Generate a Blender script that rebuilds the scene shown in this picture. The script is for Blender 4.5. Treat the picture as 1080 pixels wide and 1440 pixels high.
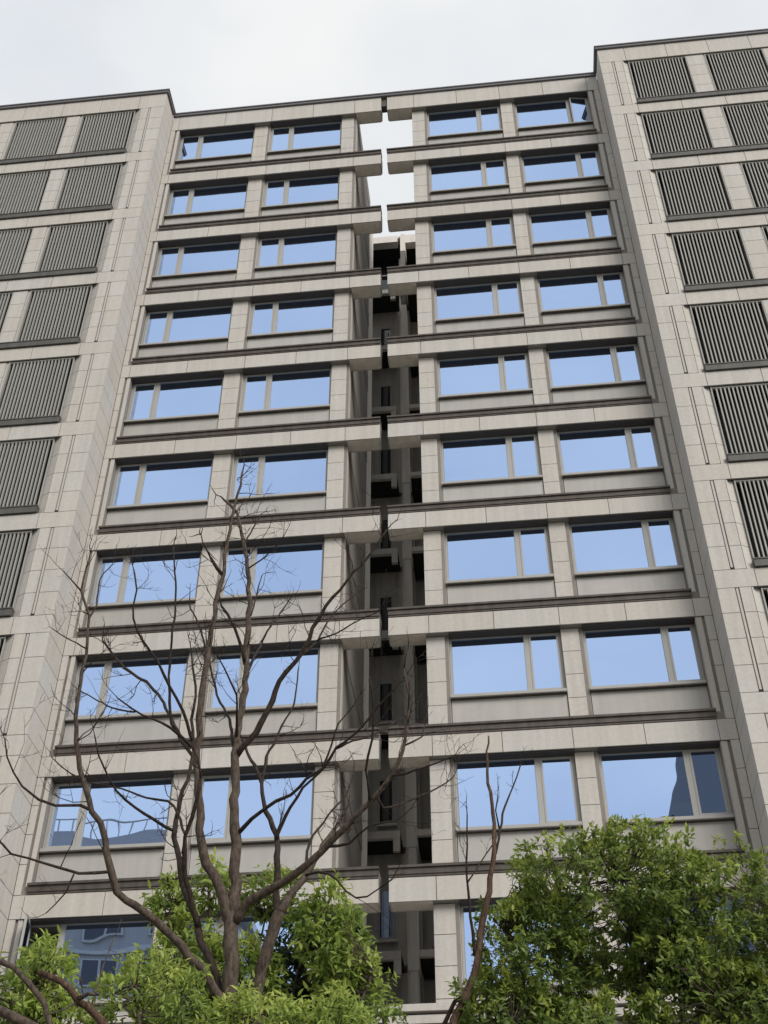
import bpy, math, random
import numpy as np
from mathutils import Matrix, Vector

random.seed(7)
rng = np.random.default_rng(7)
for o in list(bpy.data.objects):
    bpy.data.objects.remove(o, do_unlink=True)
S = bpy.context.scene
COL = S.collection

# ------------------------------------------------------------------ camera
R_ = Vector((0.994205, 0.107503, 0.00033))
U_ = Vector((0.070703, -0.65618, 0.751284))
F_ = Vector((-0.080982, 0.746907, 0.659978))
cam = bpy.data.cameras.new("camera")
cam.sensor_fit = 'VERTICAL'
cam.sensor_height = 36.0
cam.lens = 36.0 * 1748.83 / 1440.0
cam.clip_start = 0.1
cam.clip_end = 2000
co = bpy.data.objects.new("camera", cam)
COL.objects.link(co)
co.matrix_world = Matrix(((R_.x, U_.x, -F_.x, 1.38644), (R_.y, U_.y, -F_.y, -21.76458), (R_.z, U_.z, -F_.z, 1.6233), (0, 0, 0, 1)))
S.camera = co

# ------------------------------------------------------------------ sky, sun, exposure
SUN_EL, SUN_AZ = math.radians(34), math.radians(139)     # azimuth clockwise from +Y
W = bpy.data.worlds.new("World")
S.world = W
W.use_nodes = True
wt = W.node_tree
for n in list(wt.nodes):
    wt.nodes.remove(n)
def N(t, typ, **kw):
    n = t.nodes.new(typ)
    for k, v in kw.items():
        setattr(n, k, v)
    return n
wo = N(wt, 'ShaderNodeOutputWorld')
bg = N(wt, 'ShaderNodeBackground')
bg.inputs['Strength'].default_value = 0.056
sky = N(wt, 'ShaderNodeTexSky', sky_type='NISHITA', sun_disc=False, sun_elevation=SUN_EL, sun_rotation=SUN_AZ)
sky.air_density = 1.0
sky.dust_density = 1.5
tc = N(wt, 'ShaderNodeTexCoord')
mp = N(wt, 'ShaderNodeMapping')
mp.inputs['Scale'].default_value = (1.0, 1.0, 2.2)
mp.inputs['Location'].default_value = (3.1, 0.7, 1.9)
ns = N(wt, 'ShaderNodeTexNoise')
ns.inputs['Scale'].default_value = 2.6
ns.inputs['Detail'].default_value = 5
ns.inputs['Roughness'].default_value = 0.5
rp = N(wt, 'ShaderNodeValToRGB')
rp.color_ramp.elements[0].position = 0.36
rp.color_ramp.elements[0].color = (7.6, 7.9, 8.3, 1)
rp.color_ramp.elements[1].position = 0.64
rp.color_ramp.elements[1].color = (9.7, 9.7, 9.5, 1)
mx = N(wt, 'ShaderNodeMixRGB')
mx.inputs['Fac'].default_value = 0.9
L = wt.links.new
L(tc.outputs['Generated'], mp.inputs['Vector'])
L(mp.outputs[0], ns.inputs['Vector'])
L(ns.outputs['Fac'], rp.inputs['Fac'])
L(sky.outputs[0], mx.inputs['Color1'])
L(rp.outputs['Color'], mx.inputs['Color2'])
L(mx.outputs[0], bg.inputs['Color'])
L(bg.outputs[0], wo.inputs['Surface'])

sl = bpy.data.lights.new("sun", 'SUN')
sl.energy = 1.5
sl.angle = math.radians(30)
sl.color = (1.0, 0.95, 0.87)
so = bpy.data.objects.new("sun", sl)
COL.objects.link(so)
sd = Vector((math.sin(SUN_AZ) * math.cos(SUN_EL), math.cos(SUN_AZ) * math.cos(SUN_EL), math.sin(SUN_EL)))
so.rotation_euler = sd.to_track_quat('Z', 'Y').to_euler()
so.location = sd * 100
vs = S.view_settings
vs.view_transform = 'Standard'
vs.look = 'None'
vs.gamma = 1.0
vs.use_curve_mapping = False
vs.exposure = 0.95
S.cycles.max_bounces = 8
S.cycles.transparent_max_bounces = 8

# ------------------------------------------------------------------ materials
def mat(name):
    m = bpy.data.materials.new(name)
    m.use_nodes = True
    t = m.node_tree
    b = next(n for n in t.nodes if n.type == 'BSDF_PRINCIPLED')
    return m, t, b

def plain(name, col, rough=0.8, metal=0.0, var=0.10, scale=6.0, bump=0.0, streak=0.0, objvar=0.0, spec=0.3):
    """procedural: two octaves of grain, optional rain streaks, optional variation from piece to piece"""
    m, t, b = mat(name)
    g = N(t, 'ShaderNodeNewGeometry')
    n1 = N(t, 'ShaderNodeTexNoise')
    n1.inputs['Scale'].default_value = scale
    n1.inputs['Detail'].default_value = 8
    n1.inputs['Roughness'].default_value = 0.65
    t.links.new(g.outputs['Position'], n1.inputs['Vector'])
    mr = N(t, 'ShaderNodeMapRange')
    mr.inputs['From Min'].default_value = 0.3
    mr.inputs['From Max'].default_value = 0.7
    mr.inputs['To Min'].default_value = 1 - var
    mr.inputs['To Max'].default_value = 1 + var
    t.links.new(n1.outputs['Fac'], mr.inputs['Value'])
    val = mr.outputs[0]
    if streak:
        mp_ = N(t, 'ShaderNodeMapping')
        mp_.inputs['Scale'].default_value = (3.6, 3.6, 0.16)
        n2 = N(t, 'ShaderNodeTexNoise')
        n2.inputs['Scale'].default_value = 2.0
        n2.inputs['Detail'].default_value = 6
        t.links.new(g.outputs['Position'], mp_.inputs['Vector'])
        t.links.new(mp_.outputs[0], n2.inputs['Vector'])
        m2 = N(t, 'ShaderNodeMapRange')
        m2.inputs['From Min'].default_value = 0.35
        m2.inputs['From Max'].default_value = 0.68
        m2.inputs['To Min'].default_value = 1 + streak * 0.4
        m2.inputs['To Max'].default_value = 1 - streak
        t.links.new(n2.outputs['Fac'], m2.inputs['Value'])
        mu = N(t, 'ShaderNodeMath', operation='MULTIPLY')
        t.links.new(val, mu.inputs[0])
        t.links.new(m2.outputs[0], mu.inputs[1])
        val = mu.outputs[0]
    if objvar:
        oi = N(t, 'ShaderNodeObjectInfo')
        m3 = N(t, 'ShaderNodeMapRange')
        m3.inputs['To Min'].default_value = 1 - objvar
        m3.inputs['To Max'].default_value = 1 + objvar
        t.links.new(oi.outputs['Random'], m3.inputs['Value'])
        mu = N(t, 'ShaderNodeMath', operation='MULTIPLY')
        t.links.new(val, mu.inputs[0])
        t.links.new(m3.outputs[0], mu.inputs[1])
        val = mu.outputs[0]
    sc = N(t, 'ShaderNodeVectorMath', operation='SCALE')
    sc.inputs[0].default_value = col
    t.links.new(val, sc.inputs['Scale'])
    out = sc.outputs[0]
    if objvar:
        # slight warm/cool drift between the stones, as cut from different blocks
        hs = N(t, 'ShaderNodeHueSaturation')
        wn = N(t, 'ShaderNodeTexWhiteNoise', noise_dimensions='1D')
        t.links.new(oi.outputs['Random'], wn.inputs['W'])
        m4 = N(t, 'ShaderNodeMapRange')
        m4.inputs['To Min'].default_value = 0.75
        m4.inputs['To Max'].default_value = 1.3
        t.links.new(wn.outputs['Value'], m4.inputs['Value'])
        t.links.new(m4.outputs[0], hs.inputs['Saturation'])
        t.links.new(out, hs.inputs['Color'])
        out = hs.outputs[0]
    t.links.new(out, b.inputs['Base Color'])
    b.inputs['Roughness'].default_value = rough
    b.inputs['Metallic'].default_value = metal
    b.inputs['Specular IOR Level'].default_value = spec
    if bump:
        bp = N(t, 'ShaderNodeBump')
        bp.inputs['Strength'].default_value = bump
        bp.inputs['Distance'].default_value = 0.01
        t.links.new(n1.outputs['Fac'], bp.inputs['Height'])
        t.links.new(bp.outputs[0], b.inputs['Normal'])
    return m

STONE = plain('beige_stone', (0.452, 0.430, 0.406), 0.75, var=0.07, scale=14, bump=0.15, streak=0.08, objvar=0.022)
JOINT = plain('joint_mortar', (0.21, 0.195, 0.18), 0.9)
RENDER = plain('smooth_render', (0.62, 0.575, 0.53), 0.85, var=0.05, scale=2.0, streak=0.12)
FLANK = plain('lit_render', (0.74, 0.69, 0.64), 0.85, var=0.05, scale=2.0, streak=0.10)  # paler copy of the smooth render, standing in for light on the flank
SPAN = plain('grey_spandrel', (0.375, 0.365, 0.352), 0.6, var=0.04, scale=3.0, streak=0.06, objvar=0.03)
DARKM = plain('dark_bronze', (0.080, 0.068, 0.061), 0.55, var=0.12, scale=5, streak=0.25)
SOFF = plain('soffit_bronze', (0.062, 0.055, 0.053), 0.6, var=0.1, scale=5)
SILLM = plain('grey_metal', (0.085, 0.082, 0.078), 0.55, var=0.1, scale=5, streak=0.2)
FRAME = plain('window_frame', (0.335, 0.33, 0.32), 0.5, var=0.04, scale=5)
SLAT = plain('louver_slat', (0.30, 0.30, 0.285), 0.5, var=0.06, scale=6, streak=0.1)
VOID = plain('dark_niche_shade', (0.022, 0.022, 0.024), 0.9)  # near-black for niches; also paints shade at the rear roof and slabs
COPE = plain('coping_metal', (0.13, 0.125, 0.135), 0.45, var=0.08, scale=4)
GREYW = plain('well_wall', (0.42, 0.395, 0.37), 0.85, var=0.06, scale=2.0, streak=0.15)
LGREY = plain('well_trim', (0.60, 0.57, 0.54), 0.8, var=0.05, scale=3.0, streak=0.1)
ROOM = plain('room_plaster', (0.10, 0.095, 0.09), 0.9)
EARTH = plain('ground_soil', (0.16, 0.155, 0.11), 0.95, var=0.3, scale=0.6)
PAVE = plain('paving', (0.33, 0.32, 0.30), 0.85, var=0.12, scale=1.2)
OPPW = plain('opposite_wall', (0.42, 0.41, 0.40), 0.85, var=0.06, scale=1.0, streak=0.1)
OPPT = plain('opposite_trim', (0.55, 0.54, 0.52), 0.85)
OPPR = plain('opposite_roof', (0.34, 0.33, 0.33), 0.7)
OPPG = plain('opposite_window', (0.04, 0.045, 0.06), 0.15, spec=0.6)

def glass_mat(name, tint, rough=0.0, wob=0.02):
    """coated mirror glass: a tinted reflection over a near-black interior, panes not perfectly flat"""
    m, t, b = mat(name)
    t.nodes.remove(b)
    out = next(n for n in t.nodes if n.type == 'OUTPUT_MATERIAL')
    gl = N(t, 'ShaderNodeBsdfGlossy')
    gl.inputs['Color'].default_value = (*tint, 1)
    gl.inputs['Roughness'].default_value = rough
    df = N(t, 'ShaderNodeBsdfDiffuse')
    df.inputs['Color'].default_value = (0.030, 0.032, 0.036, 1)
    ms = N(t, 'ShaderNodeMixShader')
    ms.inputs['Fac'].default_value = 0.88
    g = N(t, 'ShaderNodeNewGeometry')
    n1 = N(t, 'ShaderNodeTexNoise')
    n1.inputs['Scale'].default_value = 0.9
    n1.inputs['Detail'].default_value = 1
    bp = N(t, 'ShaderNodeBump')
    bp.inputs['Strength'].default_value = 1.0
    bp.inputs['Distance'].default_value = wob
    t.links.new(g.outputs['Position'], n1.inputs['Vector'])
    t.links.new(n1.outputs['Fac'], bp.inputs['Height'])
    t.links.new(bp.outputs[0], gl.inputs['Normal'])
    t.links.new(df.outputs[0], ms.inputs[1])
    t.links.new(gl.outputs[0], ms.inputs[2])
    t.links.new(ms.outputs[0], out.inputs['Surface'])
    return m
GLASS = glass_mat('blue_glass', (0.465, 0.625, 0.94), wob=0.004)
DGLASS = glass_mat('shaded_glass', (0.09, 0.095, 0.10), wob=0.004)  # dark tint puts the shade on the rear panes into the glass
TOWERG = glass_mat('tower_glass', (0.17, 0.18, 0.19), 0.05)

# ------------------------------------------------------------------ object helpers
WORLD = {}                                   # object name -> world location of its origin
def link(name, me, parent=None, loc=(0, 0, 0)):
    o = bpy.data.objects.new(name, me)
    COL.objects.link(o)
    p = WORLD[parent.name] if parent else (0, 0, 0)
    if parent:
        o.parent = parent
    o.location = (loc[0] - p[0], loc[1] - p[1], loc[2] - p[2])
    WORLD[o.name] = tuple(loc)
    return o

def thing(name, label, cat, loc, group=None):
    o = link(name, None, None, loc)
    o['label'] = label
    o['category'] = cat
    if group:
        o['group'] = group
    return o

BOXF = [(0, 3, 2, 1), (4, 5, 6, 7), (0, 1, 5, 4), (1, 2, 6, 5), (2, 3, 7, 6), (3, 0, 4, 7)]
def boxes_mesh(name, bl, m):
    v, f = [], []
    for x0, x1, y0, y1, z0, z1 in bl:
        k = len(v)
        v += [(x0, y0, z0), (x1, y0, z0), (x1, y1, z0), (x0, y1, z0), (x0, y0, z1), (x1, y0, z1), (x1, y1, z1), (x0, y1, z1)]
        f += [tuple(k + i for i in q) for q in BOXF]
    me = bpy.data.meshes.new(name)
    me.from_pydata(v, [], f)
    me.materials.append(m)
    return me

CACHE = {}
def box(name, b, m, parent=None, extra=()):
    """one box (plus extras that belong to the same piece) centred on its own origin; alike pieces share a mesh"""
    x0, x1, y0, y1, z0, z1 = b
    c = ((x0 + x1) / 2, (y0 + y1) / 2, (z0 + z1) / 2)
    rel = [(q[0] - c[0], q[1] - c[0], q[2] - c[1], q[3] - c[1], q[4] - c[2], q[5] - c[2]) for q in (b, *extra)]
    key = (m.name, tuple(round(x, 3) for q in rel for x in q))
    me = CACHE.get(key)
    if me is None:
        me = CACHE[key] = boxes_mesh(name, rel, m)
    return link(name, me, parent, c)

def prism(name, pts, z0, z1, m, parent=None):
    """vertical prism over a plan outline (counter-clockwise)"""
    cx = sum(p[0] for p in pts) / len(pts); cy = sum(p[1] for p in pts) / len(pts); cz = (z0 + z1) / 2
    key = (m.name, 'p', tuple((round(p[0] - cx, 3), round(p[1] - cy, 3)) for p in pts), round(z1 - z0, 3))
    me = CACHE.get(key)
    if me is None:
        n = len(pts)
        v = [(p[0] - cx, p[1] - cy, z0 - cz) for p in pts] + [(p[0] - cx, p[1] - cy, z1 - cz) for p in pts]
        f = [tuple(range(n - 1, -1, -1)), tuple(range(n, 2 * n))] + [(i, (i + 1) % n, n + (i + 1) % n, n + i) for i in range(n)]
        me = bpy.data.meshes.new(name)
        me.from_pydata(v, [], f)
        me.materials.append(m)
        CACHE[key] = me
    return link(name, me, parent, (cx, cy, cz))

# ------------------------------------------------------------------ the setting: ground
def sheet(name, x0, x1, y0, y1, z, m):
    me = bpy.data.meshes.new(name)
    me.from_pydata([(x0, y0, z), (x1, y0, z), (x1, y1, z), (x0, y1, z)], [], [(0, 1, 2, 3)])
    me.materials.append(m)
    o = link(name, me)
    o['kind'] = 'structure'
    return o
sheet('ground', -700, 700, -700, 700, 0.0, EARTH)
sheet('pavement', -60, 60, -30, -17, 0.012, PAVE)
sheet('path', -60, 60, -8.2, -0.95, 0.008, PAVE)

# ------------------------------------------------------------------ the apartment building, in two halves
Z0 = 39.0                       # top of the uppermost cornice line
HB, STRIP, ZRB, ZR = 0.695, 0.22, 0.638, 0.305
NF = 10
J = 0.007                       # half a joint
PT = 0.03                       # cladding thickness
GW = -0.91                      # front plane of the wings

def Zk(k):
    return Z0 - 3.0 * k
def zone(k):                    # storey k: from the cornice line under it to the soffit over it
    return Zk(k), (Z0 - ZRB if k == 1 else Zk(k - 1) - HB)

half_a = thing('apartment_building', 'beige stone apartment block half left of the gap, a lower casement swung wide open', 'building', (-5, 3, 0), 'two halves of the apartment block')
half_b = thing('apartment_building', 'beige stone apartment block half right of the gap, its topmost end casement ajar', 'building', (5, 3, 0), 'two halves of the apartment block')
rear = thing('rear_wing', 'grey shaded rear wing seen deep inside the narrow gap between the two stone halves', 'building', (-0.7, 6.5, 0))

def panel(x0, x1, yf, z0, z1, parent, name='stone_panel', m=None):
    return box(name, (x0 + J, x1 - J, yf, yf + PT, z0 + J, z1 - J), m or STONE, parent)

def rows(z0, z1, n):
    return [(z0 + (z1 - z0) * i / n, z0 + (z1 - z0) * (i + 1) / n) for i in range(n)]

def window(b, x0, x1, z0, z1, mull, side, opened=None):
    """frame with one fixed light and one casement; SIDE: where the casement sits"""
    yf, w = 0.26, 0.05
    fr = box('window', (x0, x1, yf, yf + .07, z0, z0 + w), FRAME, b, extra=[
        (x0, x1, yf, yf + .07, z1 - .03, z1), (x0, x0 + w, yf, yf + .07, z0 + w, z1 - .03), (x1 - w, x1, yf, yf + .07, z0 + w, z1 - .03),
        (mull - .055, mull + .055, yf - .005, yf + .07, z0 + w, z1 - .03)])
    fx0, fx1 = (mull + .055, x1 - w) if side < 0 else (x0 + w, mull - .055)
    cx0, cx1 = (x0 + w, mull - .055) if side < 0 else (mull + .055, x1 - w)
    zz0, zz1 = z0 + w, z1 - .03
    tilt = lambda o: setattr(o, 'rotation_euler', (math.radians(random.uniform(-.3, .3)), 0, math.radians(random.uniform(-.25, .25))))
    tilt(box('pane', (fx0 + .004, fx1 - .004, yf + .030, yf + .050, zz0, zz1), GLASS, fr))
    s = .045
    def sash(ox, oy, name='sash'):
        # built round the hinge line at (ox, oy)
        bl = [(cx0 + .004, cx1 - .004, -.012, .035, zz0 + .004, zz0 + s), (cx0 + .004, cx1 - .004, -.012, .035, zz1 - s, zz1 - .004),
              (cx0 + .004, cx0 + s, -.012, .035, zz0 + s, zz1 - s), (cx1 - s, cx1 - .004, -.012, .035, zz0 + s, zz1 - s)]
        gb = (cx0 + s, cx1 - s, .005, .02, zz0 + s, zz1 - s)
        return bl, gb
    bl, gb = sash(0, 0)
    if opened is None:
        sh = box('sash', (bl[0][0], bl[0][1], yf - .012, yf + .035, bl[0][4], bl[0][5]), FRAME, fr,
                 extra=[(q[0], q[1], yf - .012, yf + .035, q[4], q[5]) for q in bl[1:]])
        tilt(box('pane', (gb[0], gb[1], yf + .005, yf + .02, gb[4], gb[5]), GLASS, fr))
    else:
        hx = cx0 if side < 0 else cx1
        zc = (zz0 + zz1) / 2
        me = boxes_mesh('sash', [(q[0] - hx, q[1] - hx, q[2], q[3], q[4] - zc, q[5] - zc) for q in bl], FRAME)
        sh = link('sash', me, fr, (hx, yf, zc))
        sh['label'] = 'casement standing open'
        me = boxes_mesh('pane', [(gb[0] - hx, gb[1] - hx, gb[2], gb[3], gb[4] - zc, gb[5] - zc)], GLASS)
        pn = link('pane', me, fr, (hx, yf, zc))
        for q in (sh, pn):
            q.rotation_euler = (0, 0, math.radians(-opened if side < 0 else opened))
    return fr

def facade(b, cfg):
    """the recessed front between the wing and the gap"""
    gx, ox = cfg['gap'], cfg['outer']               # the band's end at the gap, the corner at the wing
    lo, hi = min(gx, ox), max(gx, ox)
    bl = []
    for k in range(0, NF + 1):                      # slab edges behind the stone bands
        zt = ZR - .15 + Z0 if k == 0 else Zk(k) - .03
        zb = Z0 - ZRB if k == 0 else Zk(k) - HB
        bl.append((lo + .02, hi, .022, .41, zb + .012, zt))
        ilo, ihi = (lo, cfg['well']) if cfg['well'] < 0 and ox < 0 else (cfg['well'], hi)
        bl.append((ilo, ihi, .41, 4.0, zb + .012, zt))
    for k in range(1, NF + 1):
        z0, z1 = zone(k)
        for p0, p1, s in cfg['piers']:
            bl.append((p0 + .012, p1 - .012, .19, 4.0, z0 - .1, z1 + .1))
        e0, e1 = cfg['endcol']
        bl.append((e0 + .0, e1, .056, 4.0, z0 - .3, z1 + .1))
        for x0, x1, mull in cfg['windows']:
            bl.append((x0 + .001, x1 - .001, .24, .34, z0 - .1, z0 + .69))
    me = boxes_mesh('facade_wall', bl, JOINT)
    wall = link('facade_wall', me, b, (0, 0, 0))
    # stone bands and cornice lines
    for k in range(0, NF + 1):
        z1 = Z0 + .15 if k == 0 else Zk(k) - STRIP
        z0 = Z0 - ZRB if k == 0 else Zk(k) - HB
        for x0, x1 in zip(cfg['joints'][:-1], cfg['joints'][1:]):
            panel(x0, x1, 0.0, z0, z1, wall)
        ex = gx
        # the stone return at the gap: end face and underside
        if gx < ox:
            box('stone_return', (gx + .004, gx + .034, PT + .004, .41, z0, z1), STONE, wall)
        else:
            box('stone_return', (gx - .034, gx - .004, PT + .004, .41, z0, z1), STONE, wall)
        p = cfg['piers'][cfg['gap_pier']]
        u0, u1 = (gx + .036, p[0]) if gx < ox else (p[1], gx - .036)
        box('stone_soffit', (u0, u1, PT + .004, .41, z0 + .003, z0 + .03), RENDER, wall)
        # the back of the beam across the well
        box('stone_return', (u0, u1, .412, .44, z0, z1), STONE, wall)
        if k:
            c0, c1 = cfg['cornice']
            zt = Zk(k)
            box('cornice', (c0, c1, -.065, .24, zt - .05, zt), DARKM, wall, extra=[
                (c0 + .012, c1 - .012, -.03, .24, zt - .17, zt - .052), (c0 + .02, c1 - .02, -.012, .24, zt - STRIP + .004, zt - .172)])
    # parapet coping
    hc = hi if gx == lo else -.889
    box('coping', (lo, hc, -.06, .5, Z0 + .155, Z0 + ZR - .05), COPE, wall, extra=[(lo, hc, -.085, .5, Z0 + ZR - .05, Z0 + ZR)])
    for k in range(1, NF + 1):
        z0, z1 = zone(k)
        for p0, p1, s in cfg['piers']:
            for a, c in rows(z0, z1, 4):
                panel(p0, p1 - s, .165, a, c, wall)
            panel(p1 - s, p1, .195, z0, z1, wall)
            box('reveal_stone', (p1 - .013, p1 - .002, .226, .46, z0, z1 - .002), STONE, wall)
            box('reveal_stone', (p0 + .002, p0 + .013, .196, .46, z0, z1 - .002), STONE, wall)
        # end column: jamb strip, groove, then the strip that turns into the wing
        (j0, j1), (q0, q1) = cfg['jamb'], cfg['turn']
        panel(j0, j1, .03, z0 - STRIP + .005, z1, wall)
        for a, c in rows(z0 - STRIP, z1, 4):
            panel(q0, q1, 0.0, a, c, wall)
        for x0, x1, mull in cfg['windows']:
            box('spandrel_panel', (x0 + .012, x1 - .012, .205, .235, z0 + .004, z0 + .692), SPAN, wall)
            box('sill', (x0 + .004, x1 - .004, .135, .40, z0 + .725, z0 + .80), FRAME, wall)
            box('drip_flashing', (x0 + .004, x1 - .004, .115, .40, z0 + .695, z0 + .723), DARKM, wall)
            box('soffit_panel', (x0 + .004, x1 - .004, PT + .015, .255, z1 - .022, z1 + .010), SOFF, wall)
            # stone reveals at the ends of the opening
            if abs(x0 + 7.8) < .01 or abs(x1 - 5.63) < .01:
                rx = (x0 - .012, x0 - .001) if x0 < 0 else (x1 + .001, x1 + .012)
                box('reveal_stone', (*rx, .035, .36, z0 - STRIP + .005, z1 - .003), STONE, wall)
            op = cfg['open'].get((k, round(x0, 1)))
            window(b, x0 + .004, x1 - .004, z0 + .80, z1 - .004, mull, cfg['side'], op)
    return wall

CA = dict(gap=-1.07, outer=-8.09, well=-1.90, joints=[-7.85, -6.28, -4.71, -3.33, -1.95, -1.07], cornice=(-7.83, -1.06),
          piers=[(-5.29, -4.77, .07), (-2.39, -1.90, .08)], gap_pier=1, endcol=(-8.09, -7.80), jamb=(-7.90, -7.80), turn=(-8.09, -7.94),
          windows=[(-7.80, -5.29, -7.09), (-4.77, -2.39, -4.05)], side=-1, open={(10, -7.8): 78})
CB = dict(gap=-.885, outer=6.0, well=-.08, joints=[-.885, 0.0, 1.4, 2.8, 4.21, 5.64], cornice=(-.895, 5.66),
          piers=[(-.08, .41, .08), (2.80, 3.27, .085)], gap_pier=0, endcol=(5.63, 6.0), jamb=(5.64, 5.77), turn=(5.82, 6.0),
          windows=[(.41, 2.80, 2.06), (3.27, 5.63, 4.965)], side=1, open={(1, 3.3): 8})
wall_a = facade(half_a, CA)
wall_b = facade(half_b, CB)
# the band's last stone beside the wing
for wl, x0, x1 in ((wall_a, -8.09, -7.85), (wall_b, 5.64, 6.0)):
    for k in range(0, NF + 1):
        z1 = Z0 + .15 if k == 0 else Zk(k) - STRIP
        z0 = Z0 - ZRB if k == 0 else Zk(k) - HB
        panel(x0, x1, 0.0, z0, z1, wl)

def wing(b, x_corner, sgn, c):
    """projecting wing with louvred bays; u runs outward from the corner"""
    X = lambda u: x_corner + sgn * u
    def bx(name, u0, u1, y0, y1, z0, z1, m, par, extra=()):
        f = lambda q: (min(X(q[0]), X(q[1])), max(X(q[0]), X(q[1])), *q[2:])
        return box(name, f((u0, u1, y0, y1, z0, z1)), m, par, extra=[f(e) for e in extra])
    def pn(u0, u1, yf, z0, z1, par):
        return bx('stone_panel', u0 + J, u1 - J, yf, yf + PT, z0 + J, z1 - J, STONE, par)
    UE = c['lou0'] + 3 * c['per'] - (c['per'] - c['louw']) + 1.2        # far end of the wing
    bl = []
    add = lambda u0, u1, y0, y1, z0, z1: bl.append((min(X(u0), X(u1)), max(X(u0), X(u1)), y0, y1, z0, z1))
    for k in range(0, NF + 1):
        zt = Z0 + .15 if k == 0 else Zk(k) - STRIP
        zb = Z0 - ZRB if k == 0 else Zk(k) - HB
        add(.025, UE, GW + .025, 1.0, zb + .01, zt - .004)
    for k in range(1, NF + 1):
        z0, z1 = zone(k)
        za = z0 - STRIP
        add(.025, c['fold'] - .005, GW + .032, 1.0, za - .1, z1 + .1)
        add(c['fold'] - .005, c['lou0'] - .03, GW + .20, 1.0, za - .1, z1 + .1)
        for i in range(3):
            u = c['lou0'] + i * c['per'] + c['louw']
            add(u + .015, u + (c['per'] - c['louw']) - .015, GW + .075, 1.0, za - .1, z1 + .1)
        add(c['lou0'] + 2 * c['per'] + c['louw'] + .6, UE, GW + .032, 1.0, za - .1, z1 + .1)
    wall = link('wing_wall', boxes_mesh('wing_wall', bl, JOINT), b, (0, 0, 0))
    # dark backs of the louvred niches
    for i in range(3):
        u = c['lou0'] + i * c['per']
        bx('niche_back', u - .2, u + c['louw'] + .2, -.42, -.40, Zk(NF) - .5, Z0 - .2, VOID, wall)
    for k in range(0, NF + 1):
        zt = Z0 + .15 if k == 0 else Zk(k) - STRIP
        zb = Z0 - ZRB if k == 0 else Zk(k) - HB
        us = [0.0] + [c['bj'] + 1.3 * i for i in range(6)]
        us = [u for u in us if u < UE - .5] + [UE]
        for u0, u1 in zip(us[:-1], us[1:]):
            pn(u0, u1, GW, zb, zt, wall)
        bx('soffit_panel', c['lou0'] - .02, UE - 1.2, GW + .035, -.43, zb - .016, zb + .006, SOFF, wall)
    bx('coping', -.06, UE, GW - .06, GW + .5, Z0 + .155, Z0 + ZR - .05, COPE, wall, extra=[(-.085, UE, GW - .085, GW + .5, Z0 + ZR - .05, Z0 + ZR)])
    bx('coping', -.06, .44, GW + .5, -.09, Z0 + .155, Z0 + ZR - .05, COPE, wall, extra=[(-.085, .44, GW + .5, -.09, Z0 + ZR - .05, Z0 + ZR)])
    for k in range(1, NF + 1):
        z0, z1 = zone(k)
        za = z0 - STRIP
        g0, g1 = c['groove']
        for a, d in rows(za, z1, 4):
            pn(0.0, g0, GW, a, d, wall)
            pn(g1, c['fold'], GW, a, d, wall)
            # splayed jamb
            p = [(X(c['fold'] + .004), GW + .002), (X(c['lou0'] - .03), GW + .10), (X(c['lou0'] - .03), GW + .19), (X(c['fold'] + .004), GW + .19)]
            if sgn < 0:
                p = p[::-1]
            prism('jamb_stone', p, a + J, d - J, STONE, wall)
        bx('groove_channel', g0 + .018, g1 - .018, GW + .012, GW + .035, za + .01, z1 - .01, STONE, wall)
        bx('weep_hole', g0 + .0, g1 - .0, GW - .004, GW + .02, za + .004, za + .05, VOID, wall)
        bx('weep_hole', c['lou0'] - .16, c['lou0'] - .03, GW - .006, GW + .02, z1 - .045, z1 - .008, VOID, wall)
        # sill under the louvres
        bx('louver_sill', c['lou0'] - .05, UE - 1.2, GW - .055, -.45, z0 - STRIP + .012, z0 - .03, SILLM, wall,
           extra=[(c['lou0'] - .055, UE - 1.2, GW - .07, -.45, z0 - .029, z0)])
        for i in range(3):
            u0 = c['lou0'] + i * c['per']
            u1 = u0 + c['louw']
            v = u1 + (c['per'] - c['louw'])
            if i < 2:
                for a, d in rows(z0, z1, 4):
                    if sgn > 0:
                        pn(u1, v - .07, GW + .045, a, d, wall)
                    else:
                        pn(u1 + .07, v, GW + .045, a, d, wall)
                if sgn > 0:
                    pn(v - .07, v, GW + .06, z0, z1, wall)
                else:
                    pn(u1, u1 + .07, GW + .06, z0, z1, wall)
            zb_, zt_ = z0 + .01, z1 - .02
            fr = bx('louver_screen', u0 - .028, u0 + .002, GW + .04, GW + .13, zb_, zt_, SLAT, b, extra=[
                (u1 - .032, u1 - .002, GW + .04, GW + .13, zb_, zt_), (u0 + .002, u1 - .032, GW + .05, GW + .12, zb_, zb_ + .03),
                (u0 + .002, u1 - .032, GW + .05, GW + .12, zt_ - .03, zt_)])
            n = 17
            sp = (c['louw'] - .06) / (n + 1)
            sl_ = [(u0 + .015 + sp * (q + 1) - .0165, u0 + .015 + sp * (q + 1) + .0165, GW + .055, GW + .115, zb_ + .032, zt_ - .032) for q in range(n)]
            if k <= c['seen'][i]:
                for q in sl_:
                    bx('slat', *q, SLAT, fr)
            else:
                o = bx('slats', *sl_[0], SLAT, fr, extra=sl_[1:])
                o['kind'] = 'stuff'
        # end pier
        pn(c['lou0'] + 2 * c['per'] + c['louw'], UE, GW, za, z1, wall)
    # return wall between the wing's front and the recessed front
    rb = link('return_wall', boxes_mesh('return_wall', [(min(X(.03), X(.3)), max(X(.03), X(.3)), GW + .2, 1.0, 0.0, Z0 + .14)], JOINT), b, (0, 0, 0))
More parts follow.
